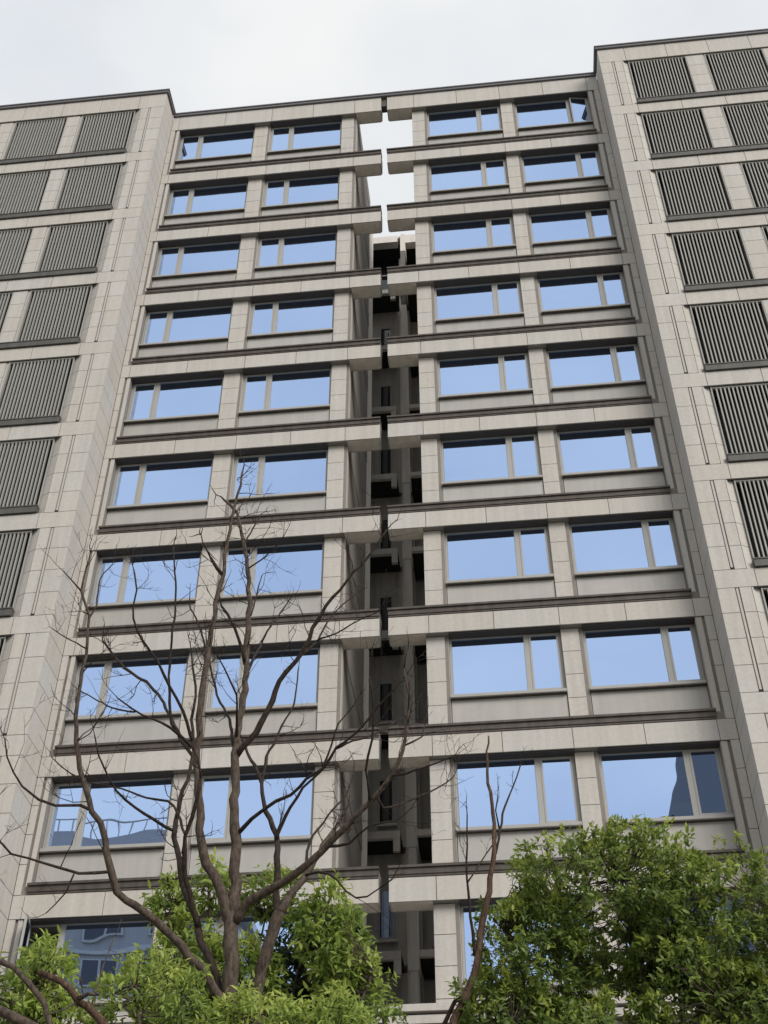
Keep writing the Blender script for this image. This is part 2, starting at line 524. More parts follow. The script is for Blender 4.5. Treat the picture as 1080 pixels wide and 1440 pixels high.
    for k in range(0, NF + 1):
        zt = Z0 + .15 if k == 0 else Zk(k) - STRIP
        zb = Z0 - ZRB if k == 0 else Zk(k) - HB
        zs = [(zb, zt)]
        if k:
            zs += rows(Zk(k) - STRIP, zone(k)[1], 4)
        for a, d in zs:
            bx('stone_panel', .004, .034, GW + PT + .004, -.003, a + J, d - J, STONE, rb)
    # body and lower storeys
    bx('wing_body', .3, UE, 0.9, 5.2, 0.0, Z0 + .1, RENDER, b)  # cut short for the open yard that lets sky into the well
    bx('base_wall', .035, UE, GW + .04, .9, 0.0, Zk(NF) - HB - .02, STONE, b)
    bx('base_wall', UE - .03, UE - .002, GW + .05, .9, Zk(NF) - HB, Z0 + .1, RENDER, b)
WR = dict(groove=(.37, .45), fold=.70, lou0=.92, louw=1.77, per=2.37, bj=.84, seen=(7, 4, 0))
WL = dict(groove=(.44, .52), fold=.78, lou0=1.00, louw=1.75, per=2.26, bj=.88, seen=(8, 5, 0))
wing(half_b, 6.0, 1, WR)
wing(half_a, -8.09, -1, WL)

# bodies behind the recessed fronts, party walls, storeys below
def body(b, x0, x1):
    box('building_body', (x0, x1, 4.0, 5.2, 0.0, Z0 + .1), ROOM, b)  # kept shallow, leaving an unseen yard open so sky lights the well
    box('base_wall', (x0, x1, .2, 4.0, 0.0, Zk(NF) - HB - .005), STONE, b)
    box('flat_roof', (x0, x1, .5, 4.0, Z0 + .02, Z0 + .1), RENDER, b)
body(half_a, -8.05, -2.01)
body(half_b, 1.99, 5.97)
box('building_body', (.50, 1.985, 3.9, 3.99, 0.0, Z0 + .1), RENDER, half_b)
box('base_wall', (.50, 1.985, .2, 3.88, 0.0, Zk(NF) - HB - .005), STONE, half_b)
box('flat_roof', (.50, 1.985, .5, 3.88, Z0 + .02, Z0 + .1), RENDER, half_b)
box('ledge', (-8.0, -1.0, -.14, .16, Zk(NF) + .28, Zk(NF) + .40), STONE, wall_a, extra=[(-8.0, -1.0, -.10, .16, Zk(NF) + .08, Zk(NF) + .22)])
box('ledge', (-.9, 5.9, -.14, .16, Zk(NF) + .28, Zk(NF) + .40), STONE, wall_b, extra=[(-.9, 5.9, -.10, .16, Zk(NF) + .08, Zk(NF) + .22)])
# the light well: rendered flank walls, the left one painted paler in place of light
box('flank_wall', (-2.00, -1.93, 0.463, 5.2, 0.0, Z0 + .28), FLANK, half_a)  # stops short of the rear wall to let sky light in
box('flank_wall', (.42, .50, .46, 4.0, 0.0, Z0 + .28), RENDER, half_b)
box('joint_cover', (-1.068, -.888, .06, .30, Z0 - .30, Z0 + .15), SILLM, half_a)

def rear_block():
    E, Y = 6.2, 7.1                              # line of the slab edges, plane of the wall behind
    box('roof', (-4.5, 1.88, E + .02, 9.0, Z0 + .88, Z0 + 1.0), LGREY, rear)
    box('slab_underside', (-4.5, 1.88, E + .31, 7.6, Z0 + .84, Z0 + .878), VOID, rear)  # shade under the roof put into the colour
    box('header_panel', (-4.5, -1.15, E, E + .3, Z0 + .66, Z0 + 1.02), LGREY, rear)
    box('header_panel', (-.88, 1.88, E, E + .3, Z0 + .55, Z0 + 1.02), LGREY, rear)
    for k in range(0, 13):
        f = Zk(k)
        top = Z0 + .85 if k == 0 else f + 3.72
        bot = f + .9 if k else f - 2.1
        if k:
            # slab that carries the air conditioners: pale edge, underside painted dark for shade, downstand at its end
            box('balcony_slab', (-2.4, -1.25, E, E + .12, f + .70, f + .90), LGREY, rear, extra=[(-1.42, -1.25, E + .01, E + .11, f + .36, f + .699)])
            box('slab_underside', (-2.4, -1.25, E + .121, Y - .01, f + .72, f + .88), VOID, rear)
            box('balcony_slab', (-.84, 1.88, E, E + .12, f + .74, f + .90), LGREY, rear)
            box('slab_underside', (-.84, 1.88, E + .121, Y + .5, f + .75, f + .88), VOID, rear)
            w = box('window', (-1.90, -1.46, Y - .06, Y, f + 1.50, f + 1.57), FRAME, rear, extra=[
                (-1.90, -1.46, Y - .06, Y, f + 2.75, f + 2.82), (-1.90, -1.84, Y - .06, Y, f + 1.57, f + 2.75), (-1.52, -1.46, Y - .06, Y, f + 1.57, f + 2.75)])
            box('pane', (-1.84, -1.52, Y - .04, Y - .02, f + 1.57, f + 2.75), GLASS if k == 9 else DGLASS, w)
            box('sill', (-1.92, -1.40, Y - .14, Y - .002, f + 1.43, f + 1.495), LGREY, rear)
            w = box('window', (-.62, .10, Y + .46, Y + .52, f + 1.50, f + 1.57), FRAME, rear, extra=[
                (-.62, -.56, Y + .46, Y + .52, f + 1.57, f + 2.85), (.04, .10, Y + .46, Y + .52, f + 1.57, f + 2.85)])
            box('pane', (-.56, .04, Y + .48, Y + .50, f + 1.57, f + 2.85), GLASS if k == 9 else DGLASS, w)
        box('wall_panel', (-4.5, -.84, Y + .003, 9.0, bot, top), GREYW if k else VOID, rear)  # top storey walls coloured dark in place of shade
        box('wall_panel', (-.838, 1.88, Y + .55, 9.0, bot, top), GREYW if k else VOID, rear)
        box('pilaster', (-1.04, -.86, E - .06, E + .5, bot - 1.0 if k == 0 else f - .0, Z0 + 1.02 if k == 0 else f + 2.998), LGREY, rear,
            extra=[] if k == 0 else [(-1.07, -.83, E - .09, E + .4, f + .40, f + .92)])
rear_block()
for px_ in (-1.13, .22):
    prism('drain_pipe', [(px_ + .045 * math.cos(a * math.pi / 5), 6.98 + .045 * math.sin(a * math.pi / 5)) for a in range(10)], 0.0, Z0 + .6, LGREY, rear)

# ------------------------------------------------------------------ what the windows mirror, across the street
opp = thing('opposite_building', 'grey apartment house with mansard roof across the street, mirrored in the lowest left windows', 'building', (-30, -58, 0))
def opposite():
    x0, x1, y1, H = -46.0, -17.5, -50.0, 36.2
    box('wall', (x0, x1, y1 - 14, y1, 0.0, H), OPPW, opp)
    box('cornice', (x0 - .5, x1 + .5, y1 - 14.5, y1 + .5, H, H + .7), OPPT, opp)
    me = bpy.data.meshes.new('mansard_roof')
    a, h = 3.2, 4.6
    me.from_pydata([(x0, y1 - 14, H + .7), (x1, y1 - 14, H + .7), (x1, y1, H + .7), (x0, y1, H + .7),
                    (x0 + a, y1 - 14 + a, H + h), (x1 - a, y1 - 14 + a, H + h), (x1 - a, y1 - a, H + h), (x0 + a, y1 - a, H + h)], [],
                   BOXF)
    me.materials.append(OPPR)
    link('mansard_roof', me, opp)
    bl = []
    for i in range(26):
        x = x0 + a + i * (x1 - x0 - 2 * a) / 25
        bl.append((x - .04, x + .04, y1 - a - .3, y1 - a - .22, H + h, H + h + 1.1))
    bl.append((x0 + a, x1 - a, y1 - a - .32, y1 - a - .2, H + h + 1.1, H + h + 1.18))
    link('roof_railing', boxes_mesh('roof_railing', bl, OPPT), opp)
    for f in range(11):
        z = 2.0 + f * 3.0
        box('string_course', (x0, x1, y1 + .003, y1 + .22, z - .75, z - .5), OPPT, opp)
        for i in range(7):
            x = x0 + 1.6 + i * 4.0
            w = box('window', (x, x + 2.4, y1 + .003, y1 + .12, z, z + 1.9), OPPT, opp)
            box('pane', (x + .12, x + 1.1, y1 + .121, y1 + .15, z + .1, z + 1.8), OPPG, w)
            box('pane', (x + 1.3, x + 2.28, y1 + .121, y1 + .15, z + .1, z + 1.8), OPPG, w)
opposite()
tow = thing('glass_tower', 'dark glass tower with stepped shoulder, mirrored in the lowest right casement', 'tower', (30, -84, 0))
def tower():
    box('tower_body', (16.6, 24.0, -98, -84, 0, 57.0), TOWERG, tow)
    me = bpy.data.meshes.new('tower_crown')
    me.from_pydata([(16.6, -98, 57.002), (24, -98, 57.002), (24, -84, 57.002), (16.6, -84, 57.002), (18.9, -96, 67), (24, -96, 67), (24, -86, 67), (18.9, -86, 67)], [], BOXF)
    me.materials.append(TOWERG)
    link('tower_crown', me, tow)
    box('tower_shoulder', (15.2, 16.598, -96, -85, 0, 56.2), TOWERG, tow)
    for i in range(1, 5):
        box('floor_band', (16.4, 24.1, -83.98, -83.8, 57.0 - 3.6 * i, 57.5 - 3.6 * i), COPE, tow)
tower()

# ------------------------------------------------------------------ vegetation
def bark_mat(name, c0, c1):
    m, t, b = mat(name)
    g = N(t, 'ShaderNodeNewGeometry')
    mp_ = N(t, 'ShaderNodeMapping')
    mp_.inputs['Scale'].default_value = (1, 1, 0.35)
    n1 = N(t, 'ShaderNodeTexNoise')
    n1.inputs['Scale'].default_value = 38
    n1.inputs['Detail'].default_value = 6
    n1.inputs['Roughness'].default_value = 0.7
    t.links.new(g.outputs['Position'], mp_.inputs['Vector'])
    t.links.new(mp_.outputs[0], n1.inputs['Vector'])
    r = N(t, 'ShaderNodeValToRGB')
    r.color_ramp.elements[0].position = .35
    r.color_ramp.elements[0].color = (*c0, 1)
    r.color_ramp.elements[1].position = .68
    r.color_ramp.elements[1].color = (*c1, 1)
    t.links.new(n1.outputs['Fac'], r.inputs['Fac'])
    t.links.new(r.outputs[0], b.inputs['Base Color'])
    b.inputs['Roughness'].default_value = .9
    b.inputs['Specular IOR Level'].default_value = .15
    bp = N(t, 'ShaderNodeBump')
    bp.inputs['Strength'].default_value = .8
    bp.inputs['Distance'].default_value = .012
    t.links.new(n1.outputs['Fac'], bp.inputs['Height'])
    t.links.new(bp.outputs[0], b.inputs['Normal'])
    return m
BARK = bark_mat('bark_brown', (0.034, 0.026, 0.022), (0.125, 0.098, 0.078))
BARKD = bark_mat('bark_dark', (0.018, 0.013, 0.011), (0.064, 0.049, 0.042))
BARKL = bark_mat('bark_tan', (0.035, 0.022, 0.015), (0.13, 0.085, 0.06))

def leaf_mat(name, dark, mid, young_lit):
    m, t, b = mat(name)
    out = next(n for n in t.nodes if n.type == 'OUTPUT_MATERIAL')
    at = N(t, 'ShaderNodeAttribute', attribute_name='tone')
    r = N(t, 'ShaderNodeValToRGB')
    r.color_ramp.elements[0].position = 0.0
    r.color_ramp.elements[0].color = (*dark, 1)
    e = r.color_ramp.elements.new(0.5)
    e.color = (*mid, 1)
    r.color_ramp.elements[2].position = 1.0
    r.color_ramp.elements[2].color = (*young_lit, 1)
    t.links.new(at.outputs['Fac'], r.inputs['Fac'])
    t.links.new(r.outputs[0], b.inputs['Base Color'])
    b.inputs['Roughness'].default_value = .45
    b.inputs['Specular IOR Level'].default_value = .4
    tr = N(t, 'ShaderNodeBsdfTranslucent')
    t.links.new(r.outputs[0], tr.inputs['Color'])
    ms = N(t, 'ShaderNodeMixShader')
    ms.inputs['Fac'].default_value = .48
    t.links.new(b.outputs[0], ms.inputs[1])
    t.links.new(tr.outputs[0], ms.inputs[2])
    t.links.new(ms.outputs[0], out.inputs['Surface'])
    return m
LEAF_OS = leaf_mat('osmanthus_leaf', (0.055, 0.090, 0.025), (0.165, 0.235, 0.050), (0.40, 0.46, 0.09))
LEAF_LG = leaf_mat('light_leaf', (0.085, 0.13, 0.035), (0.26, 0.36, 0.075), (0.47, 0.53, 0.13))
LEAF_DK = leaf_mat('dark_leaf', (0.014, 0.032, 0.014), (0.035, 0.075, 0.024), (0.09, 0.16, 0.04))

def catmull(P, step):
    P = np.asarray(P, float)
    out = []
    n = len(P)
    for i in range(n - 1):
        p0, p1, p2, p3 = P[max(i - 1, 0)], P[i], P[i + 1], P[min(i + 2, n - 1)]
        m = max(1, int(np.linalg.norm(p2[:3] - p1[:3]) / step))
        for j in range(m):
            t = j / m
            out.append(.5 * (2 * p1 + (p2 - p0) * t + (2 * p0 - 5 * p1 + 4 * p2 - p3) * t * t + (3 * p1 - p0 - 3 * p2 + p3) * t ** 3))
    out.append(P[-1])
    return np.array(out)

def tube(P, sides, V, F, knob=0.0):
    """append a tapered tube along P (x, y, z, r)"""
    k0 = len(V)
    up = np.array([0.31, 0.17, 0.93])
    for i in range(len(P)):
        d = P[min(i + 1, len(P) - 1), :3] - P[max(i - 1, 0), :3]
        d /= (np.linalg.norm(d) + 1e-9)
        a = np.cross(d, up); la = np.linalg.norm(a)
        a = a / la if la > .05 else np.array([1., 0, 0])
        b = np.cross(d, a)
        r = max(P[i, 3], .0012) * (1 + knob * rng.uniform(-1, 1))
        for s in range(sides):
            th = 2 * math.pi * s / sides
            V.append(tuple(P[i, :3] + (a * math.cos(th) + b * math.sin(th)) * r * (1 + knob * .6 * rng.uniform(-1, 1))))
    n = len(P)
    for i in range(n - 1):
        for s in range(sides):
            q = k0 + i * sides + s; w = k0 + i * sides + (s + 1) % sides
            F.append((q, w, w + sides, q + sides))
    F.append(tuple(k0 + s for s in range(sides))[::-1])
    F.append(tuple(k0 + (n - 1) * sides + s for s in range(sides)))

def mesh_of(name, V, F, m, smooth=True):
    me = bpy.data.meshes.new(name)
    me.from_pydata(V, [], F)
    me.materials.append(m)
    if smooth:
        me.polygons.foreach_set('use_smooth', [True] * len(me.polygons))
    return me

def twig(P0, d, length, r, V, F, depth=0):
    n = 4
    p = np.array(P0, float); d = np.array(d, float)
    pts = [(*p, r)]
    for i in range(n):
        d = d + rng.normal(0, .22, 3) + np.array([0, 0, .10])
        d /= np.linalg.norm(d)
        p = p + d * length / n
        pts.append((*p, r * (1 - .75 * (i + 1) / n)))
    tube(np.array(pts), 4, V, F)
    if depth < 2:
        for j in range(rng.integers(1, 4)):
            q = pts[rng.integers(1, n)]
            nd = d + rng.normal(0, .75, 3); nd /= np.linalg.norm(nd)
            twig(q[:3], nd, length * rng.uniform(.35, .65), r * .6, V, F, depth + 1)

def bare_tree(name, label, data, m_low, m_high, twigs, tw_len=.45):
    root = thing(name, label, 'tree', tuple(data[0][0][:3]))
    tv, tf = [], []
    for i, br in enumerate(data):
        P = catmull(br, .10)
        V, F = [], []
        P[:, 3] = np.where(P[:, 3] < .03, P[:, 3] * 1.08 + .0009, P[:, 3])
        big = P[:, 3].max()
        J_ = P.copy()
        J_[1:-1, :3] += rng.normal(0, 1, (len(P) - 2, 3)) * np.minimum(.010, P[1:-1, 3:4] * .35)
        tube(J_, 10 if big > .03 else 6, V, F, .07)
        link('trunk' if i == 0 else 'branch', mesh_of('branch', V, F, m_low if (big > .040) else m_high), root, (0, 0, 0))
        if i == 0:
            continue
        L_ = len(P)
        for j in range(max(1, int(L_ * twigs))):
            k = min(L_ - 2, int(L_ * (.35 + .65 * rng.random())))
            d = P[k + 1, :3] - P[k, :3]
            d = d / (np.linalg.norm(d) + 1e-9)
            side = rng.normal(0, 1, 3); side -= d * side.dot(d); side /= np.linalg.norm(side)
            d = d * .55 + side * .85
            twig(P[k, :3], d / np.linalg.norm(d), rng.uniform(.4, 1.15) * tw_len, min(.006, max(.0028, P[k, 3] * .45)), tv, tf)
        d = P[-1, :3] - P[-3, :3]
        twig(P[-1, :3], d / np.linalg.norm(d), tw_len * .7, max(.0025, P[-1, 3] * .8), tv, tf, 1)
    if tv:
        link('twigs', mesh_of('twigs', tv, tf, m_high), root, (0, 0, 0))['kind'] = 'stuff'
    return root

TREE_A = [[[-0.892,-11.6,-0.05,0.1025],[-0.912,-11.6,2.158,0.0902],[-0.912,-11.6,4.317,0.082],[-0.95,-11.6,4.841,0.0736],[-0.971,-11.6,5.231,0.0694],[-0.998,-11.6,5.558,0.0663],[-1.02,-11.6,5.825,0.0639],[-1.043,-11.6,6.108,0.0615]],[[-1.035,-11.6,6.012,0.058],[-1.036,-11.57,6.413,0.0517],[-1.083,-11.536,6.91,0.0464],[-1.119,-11.506,7.36,0.0422],[-1.162,-11.481,7.756,0.0388],[-1.158,-11.456,8.168,0.0354],[-1.138,-11.431,8.598,0.0319],[-1.156,-11.42,8.805,0.0303],[-1.171,-11.392,9.335,0.0263],[-1.187,-11.377,9.627,0.0242],[-1.223,-11.36,9.97,0.0217],[-1.289,-11.341,10.381,0.0188],[-1.346,-11.328,10.666,0.0168],[-1.44,-11.313,10.996,0.0145],[-1.612,-11.3,11.232,0.0124]],[[-1.035,-11.6,6.012,0.0489],[-1.145,-11.636,6.29,0.0445],[-1.289,-11.671,6.545,0.0414],[-1.341,-11.694,6.74,0.0396],[-1.363,-11.709,6.865,0.0384],[-1.383,-11.749,7.215,0.0354],[-1.436,-11.778,7.481,0.0333],[-1.444,-11.808,7.759,0.0311],[-1.469,-11.842,8.084,0.0287],[-1.442,-11.872,8.371,0.0266],[-1.405,-11.926,8.923,0.0227],[-1.375,-11.954,9.218,0.0206],[-1.342,-11.989,9.591,0.0181],[-1.319,-12.017,9.908,0.0161],[-1.284,-12.051,10.308,0.0135],[-1.241,-12.076,10.598,0.0116],[-1.212,-12.1,10.897,0.0097]],[[-0.993,-11.6,5.289,0.0438],[-1.309,-11.754,5.685,0.037],[-1.615,-11.875,5.96,0.033],[-1.787,-11.934,6.073,0.0311],[-1.948,-11.989,6.183,0.0294],[-2.026,-12.04,6.343,0.0279],[-2.073,-12.083,6.488,0.0267],[-2.147,-12.156,6.736,0.0247],[-2.256,-12.214,6.923,0.0231],[-2.327,-12.264,7.095,0.0217],[-2.392,-12.326,7.321,0.02],[-2.427,-12.392,7.569,0.0182],[-2.438,-12.444,7.77,0.0168],[-2.412,-12.524,8.078,0.0146],[-2.392,-12.566,8.239,0.0134],[-2.4,-12.623,8.473,0.0118],[-2.393,-12.663,8.634,0.0108],[-2.499,-12.723,8.884,0.009],[-2.452,-12.8,9.202,0.0069]],[[-0.984,-11.6,5.317,0.0351],[-1.255,-11.503,5.812,0.0298],[-1.355,-11.462,6.04,0.0281],[-1.496,-11.407,6.356,0.0259],[-1.601,-11.363,6.625,0.0242],[-1.715,-11.306,6.987,0.022],[-1.726,-11.288,7.105,0.0213],[-1.729,-11.243,7.411,0.0195],[-1.696,-11.204,7.667,0.018],[-1.67,-11.172,7.888,0.0167],[-1.681,-11.139,8.134,0.0154],[-1.741,-11.102,8.417,0.0139],[-1.742,-11.065,8.706,0.0123],[-1.794,-11.031,8.988,0.0109],[-1.851,-11.0,9.249,0.0095]],[[-1.356,-11.462,6.053,0.0248],[-1.458,-11.649,6.398,0.0213],[-1.462,-11.747,6.585,0.0199],[-1.453,-11.825,6.736,0.0189],[-1.379,-11.911,6.887,0.0178],[-1.331,-11.997,7.049,0.0167],[-1.316,-12.062,7.175,0.0159]],[[-1.029,-11.6,6.012,0.0458],[-0.875,-11.683,6.16,0.0405],[-0.681,-11.76,6.244,0.0367],[-0.453,-11.845,6.31,0.0328],[-0.344,-11.891,6.367,0.0309],[-0.222,-11.949,6.457,0.0286],[-0.08,-12.016,6.561,0.0261],[0.101,-12.105,6.711,0.0228],[0.224,-12.163,6.801,0.0207],[0.347,-12.226,6.91,0.0186],[0.433,-12.275,7.007,0.0169],[0.493,-12.32,7.11,0.0154],[0.564,-12.392,7.288,0.013],[0.597,-12.507,7.597,0.0093],[0.571,-12.6,7.858,0.0063]],[[-1.159,-11.481,7.717,0.0323],[-1.105,-11.509,7.799,0.0305],[-0.957,-11.56,7.908,0.028],[-0.855,-11.627,8.13,0.0254],[-0.724,-11.709,8.403,0.0224],[-0.517,-11.795,8.647,0.0194],[-0.432,-11.844,8.812,0.0178],[-0.258,-11.934,9.116,0.0149],[-0.051,-12.014,9.343,0.0124],[0.18,-12.1,9.585,0.0097],[0.377,-12.181,9.847,0.0072]],[[-2.249,-12.2,6.855,0.014],[-2.317,-12.256,6.863,0.0127],[-2.482,-12.393,6.813,0.0105],[-2.596,-12.489,6.81,0.0092],[-2.724,-12.618,6.883,0.0076],[-2.824,-12.798,7.061,0.0056],[-2.832,-12.9,7.175,0.0046]],[[-2.327,-12.264,7.095,0.0063],[-2.605,-12.131,7.337,0.0041],[-2.738,-12.064,7.479,0.0033]],[[-1.721,-11.293,7.074,0.015],[-1.883,-11.476,7.105,0.0124],[-2.021,-11.647,7.154,0.0106],[-2.155,-11.834,7.228,0.0089],[-2.229,-12.013,7.344,0.0074],[-2.274,-12.134,7.424,0.0064],[-2.28,-12.293,7.545,0.0052]],[[-1.485,-11.766,6.611,0.0141],[-1.511,-11.676,6.834,0.0124],[-1.696,-11.524,7.215,0.0104],[-1.766,-11.49,7.281,0.0099],[-2.019,-11.381,7.391,0.0085],[-2.315,-11.256,7.575,0.007],[-2.788,-11.066,7.785,0.0046]],[[-1.701,-11.147,8.065,0.016],[-1.864,-11.362,8.158,0.0119],[-2.095,-11.617,8.172,0.0083],[-2.283,-11.847,8.225,0.0055]],[[-2.152,-11.674,8.172,0.0087],[-2.463,-11.476,8.366,0.0067],[-2.944,-11.174,8.789,0.0045]],[[-1.679,-11.164,7.957,0.0176],[-1.858,-11.032,8.25,0.0165],[-2.02,-10.902,8.559,0.0158],[-2.213,-10.757,8.919,0.015],[-2.453,-10.618,9.235,0.0143],[-2.793,-10.451,9.57,0.0134],[-3.133,-10.264,10.049,0.0125]],[[-1.686,-11.139,8.109,0.016],[-1.782,-11.321,8.376,0.0138],[-1.901,-11.475,8.589,0.0124],[-2.021,-11.623,8.791,0.0112],[-2.209,-11.816,9.038,0.0096],[-2.247,-11.952,9.254,0.0086],[-2.205,-12.046,9.397,0.0079],[-2.223,-12.139,9.548,0.0073]],[[-1.859,-11.032,8.267,0.0145],[-1.963,-11.063,8.397,0.0135],[-1.988,-11.093,8.55,0.0129],[-2.023,-11.186,9.044,0.0111],[-2.011,-11.312,9.743,0.009],[-2.025,-11.345,9.932,0.0085],[-2.088,-11.432,10.459,0.0071]],[[-1.452,-11.85,8.143,0.0154],[-1.519,-11.611,8.719,0.0121],[-1.643,-11.412,9.239,0.01],[-1.886,-11.2,9.797,0.0077]],[[-1.34,-11.989,9.563,0.0182],[-1.382,-12.055,9.617,0.0163],[-1.444,-12.139,9.677,0.0146]],[[-1.161,-11.481,7.741,0.0153],[-1.239,-11.375,8.005,0.0138],[-1.313,-11.266,8.288,0.0126],[-1.498,-11.109,8.687,0.011],[-1.671,-10.92,9.217,0.0092],[-1.78,-10.781,9.631,0.0079]],[[-1.171,-11.469,7.921,0.0138],[-1.131,-11.687,8.056,0.0106],[-1.11,-11.872,8.169,0.0086],[-1.154,-12.033,8.252,0.0071],[-1.212,-12.219,8.341,0.0054]],[[-1.157,-11.42,8.822,0.0181],[-1.174,-11.49,8.933,0.0161],[-1.258,-11.642,9.161,0.0132],[-1.379,-11.77,9.33,0.011]],[[-1.317,-11.334,10.512,0.0099],[-1.273,-11.154,10.891,0.0071],[-1.229,-10.984,11.263,0.005]],[[-1.245,-11.35,10.138,0.0086],[-0.951,-11.651,10.079,0.0056],[-0.755,-11.9,10.081,0.0038]],[[-1.152,-11.384,9.478,0.009],[-1.143,-11.084,10.24,0.0048]],[[-1.128,-11.423,8.731,0.0144],[-1.072,-11.13,9.294,0.0103],[-1.046,-11.015,9.523,0.009],[-0.976,-10.849,9.839,0.0072],[-0.904,-10.673,10.193,0.0053]],[[-0.555,-11.774,8.623,0.0112],[-0.399,-11.574,8.956,0.009],[-0.291,-11.349,9.436,0.0072],[-0.046,-11.074,9.947,0.0051]],[[-0.399,-11.574,8.956,0.0094],[-0.167,-11.862,8.821,0.0072],[0.075,-12.196,8.698,0.0055],[0.312,-12.524,8.546,0.004]],[[-1.074,-11.536,6.874,0.0194],[-1.004,-11.577,6.92,0.0183],[-0.793,-11.697,7.044,0.0161],[-0.549,-11.813,7.103,0.0142],[-0.376,-11.91,7.196,0.0128],[-0.224,-11.989,7.258,0.0117],[-0.092,-12.088,7.395,0.0105],[0.1,-12.192,7.481,0.0091],[0.32,-12.337,7.658,0.0074],[0.553,-12.486,7.83,0.0057]],[[-0.092,-12.088,7.395,0.0096],[0.037,-12.006,7.501,0.0082],[0.268,-11.868,7.666,0.0066],[0.546,-11.688,7.974,0.0047]],[[0.535,-12.356,7.219,0.0093],[0.685,-12.193,7.399,0.0059],[0.707,-12.106,7.56,0.0045]],[[0.431,-12.263,6.987,0.0107],[0.643,-12.521,6.877,0.0078],[0.972,-12.963,6.73,0.0043]],[[0.288,-12.194,6.835,0.0122],[0.332,-12.089,6.774,0.0106],[0.548,-11.87,6.96,0.0083],[0.777,-11.644,7.182,0.0062],[0.916,-11.494,7.372,0.0049]],[[0.224,-12.163,6.801,0.0122],[0.219,-12.289,6.951,0.0105],[0.205,-12.337,7.007,0.01],[0.28,-12.513,7.206,0.0084],[0.309,-12.674,7.395,0.007],[0.299,-12.863,7.62,0.0055]],[[-0.344,-11.891,6.367,0.0122],[-0.361,-11.739,6.673,0.0102],[-0.204,-11.504,7.09,0.008],[-0.083,-11.36,7.342,0.0067],[-0.05,-11.191,7.722,0.0052]],[[-0.151,-11.982,6.502,0.0122],[0.058,-12.162,6.441,0.0094],[0.251,-12.372,6.467,0.0072],[0.479,-12.582,6.392,0.0052]],[[-2.031,-12.04,6.337,0.0137],[-2.222,-12.243,6.232,0.0112],[-2.342,-12.373,6.234,0.01],[-2.545,-12.598,6.219,0.0081],[-2.646,-12.715,6.206,0.0073],[-2.71,-12.825,6.267,0.0065],[-2.736,-12.94,6.354,0.0057]],[[-2.253,-12.276,6.219,0.0066],[-2.324,-12.193,6.097,0.0051],[-2.511,-12.076,5.977,0.0036]],[[-2.393,-12.653,8.616,0.008],[-2.389,-12.552,8.843,0.0068],[-2.473,-12.378,9.289,0.0054],[-2.433,-12.253,9.568,0.0043]],[[-2.499,-12.723,8.884,0.0068],[-2.574,-12.833,8.942,0.0047],[-2.637,-12.923,8.988,0.0034]],[[-2.399,-12.58,8.309,0.0066],[-2.724,-12.382,8.613,0.0044],[-2.892,-12.28,8.783,0.0035]]]
TREE_B = [[[-0.891,-10.8,-0.05,0.0746],[-0.911,-10.8,2.372,0.0657],[-0.911,-10.8,4.744,0.0597],[-0.933,-10.8,5.692,0.0572],[-0.896,-10.8,6.017,0.0568],[-0.839,-10.8,6.253,0.0564],[-0.777,-10.8,6.453,0.0561]],[[-0.788,-10.8,6.406,0.0362],[-0.842,-10.717,6.73,0.0311],[-0.873,-10.606,7.185,0.0261],[-0.906,-10.562,7.375,0.0242],[-1.03,-10.492,7.667,0.0213],[-1.107,-10.44,7.9,0.0192],[-1.162,-10.389,8.137,0.0171],[-1.27,-10.34,8.358,0.015],[-1.353,-10.3,8.541,0.0134]],[[-0.777,-10.8,6.44,0.0462],[-0.671,-10.643,6.756,0.0358],[-0.579,-10.539,6.958,0.0306],[-0.453,-10.376,7.306,0.0228],[-0.307,-10.2,7.699,0.0146]],[[-0.896,-10.584,7.272,0.0175],[-0.88,-10.619,7.345,0.0163],[-0.797,-10.696,7.493,0.0144],[-0.608,-10.825,7.709,0.0117],[-0.42,-10.925,7.84,0.0098],[-0.343,-10.994,7.972,0.0086],[-0.224,-11.126,8.244,0.0063],[-0.125,-11.184,8.334,0.0053]],[[-1.118,-10.415,7.996,0.0166],[-1.112,-10.3,8.397,0.0135],[-1.057,-10.239,8.594,0.0123],[-0.972,-10.13,8.967,0.0102],[-0.897,-10.066,9.177,0.009],[-0.893,-9.915,9.784,0.0062]],[[-0.614,-10.565,6.911,0.012],[-0.346,-10.775,6.828,0.0097],[-0.027,-11.099,6.43,0.007],[0.189,-11.293,6.399,0.0057],[0.347,-11.465,6.426,0.0047]]]
TREE_C = [[[0.635,-10.9,-0.05,0.0682],[0.615,-10.9,2.228,0.0601],[0.615,-10.9,4.456,0.0546],[0.738,-10.858,5.129,0.0424],[0.819,-10.842,5.397,0.0387],[0.9,-10.831,5.579,0.0362],[0.988,-10.819,5.766,0.0337],[1.046,-10.803,6.057,0.0303],[1.126,-10.786,6.392,0.0264],[1.195,-10.77,6.705,0.023],[1.259,-10.749,7.142,0.0184],[1.251,-10.733,7.488,0.0149],[1.222,-10.717,7.85,0.0113],[1.258,-10.7,8.265,0.0072]],[[1.256,-10.759,6.955,0.0134],[1.297,-10.696,7.13,0.0116],[1.347,-10.588,7.445,0.0093],[1.473,-10.456,7.82,0.0069],[1.563,-10.359,8.113,0.0051]],[[1.016,-10.807,5.96,0.0158],[0.999,-10.931,6.268,0.0121],[0.988,-11.055,6.583,0.0093],[1.005,-11.156,6.846,0.0073],[1.022,-11.257,7.114,0.0053]],[[0.992,-11.055,6.549,0.0077],[1.113,-10.855,6.831,0.0061],[1.247,-10.655,7.116,0.0048]],[[0.919,-10.828,5.61,0.0186],[0.822,-10.794,5.565,0.0186],[0.72,-10.732,5.408,0.0185],[0.551,-10.628,5.15,0.0184]],[[1.304,-10.642,7.268,0.0083],[1.282,-10.809,7.371,0.0056],[1.313,-10.942,7.45,0.0041]]]
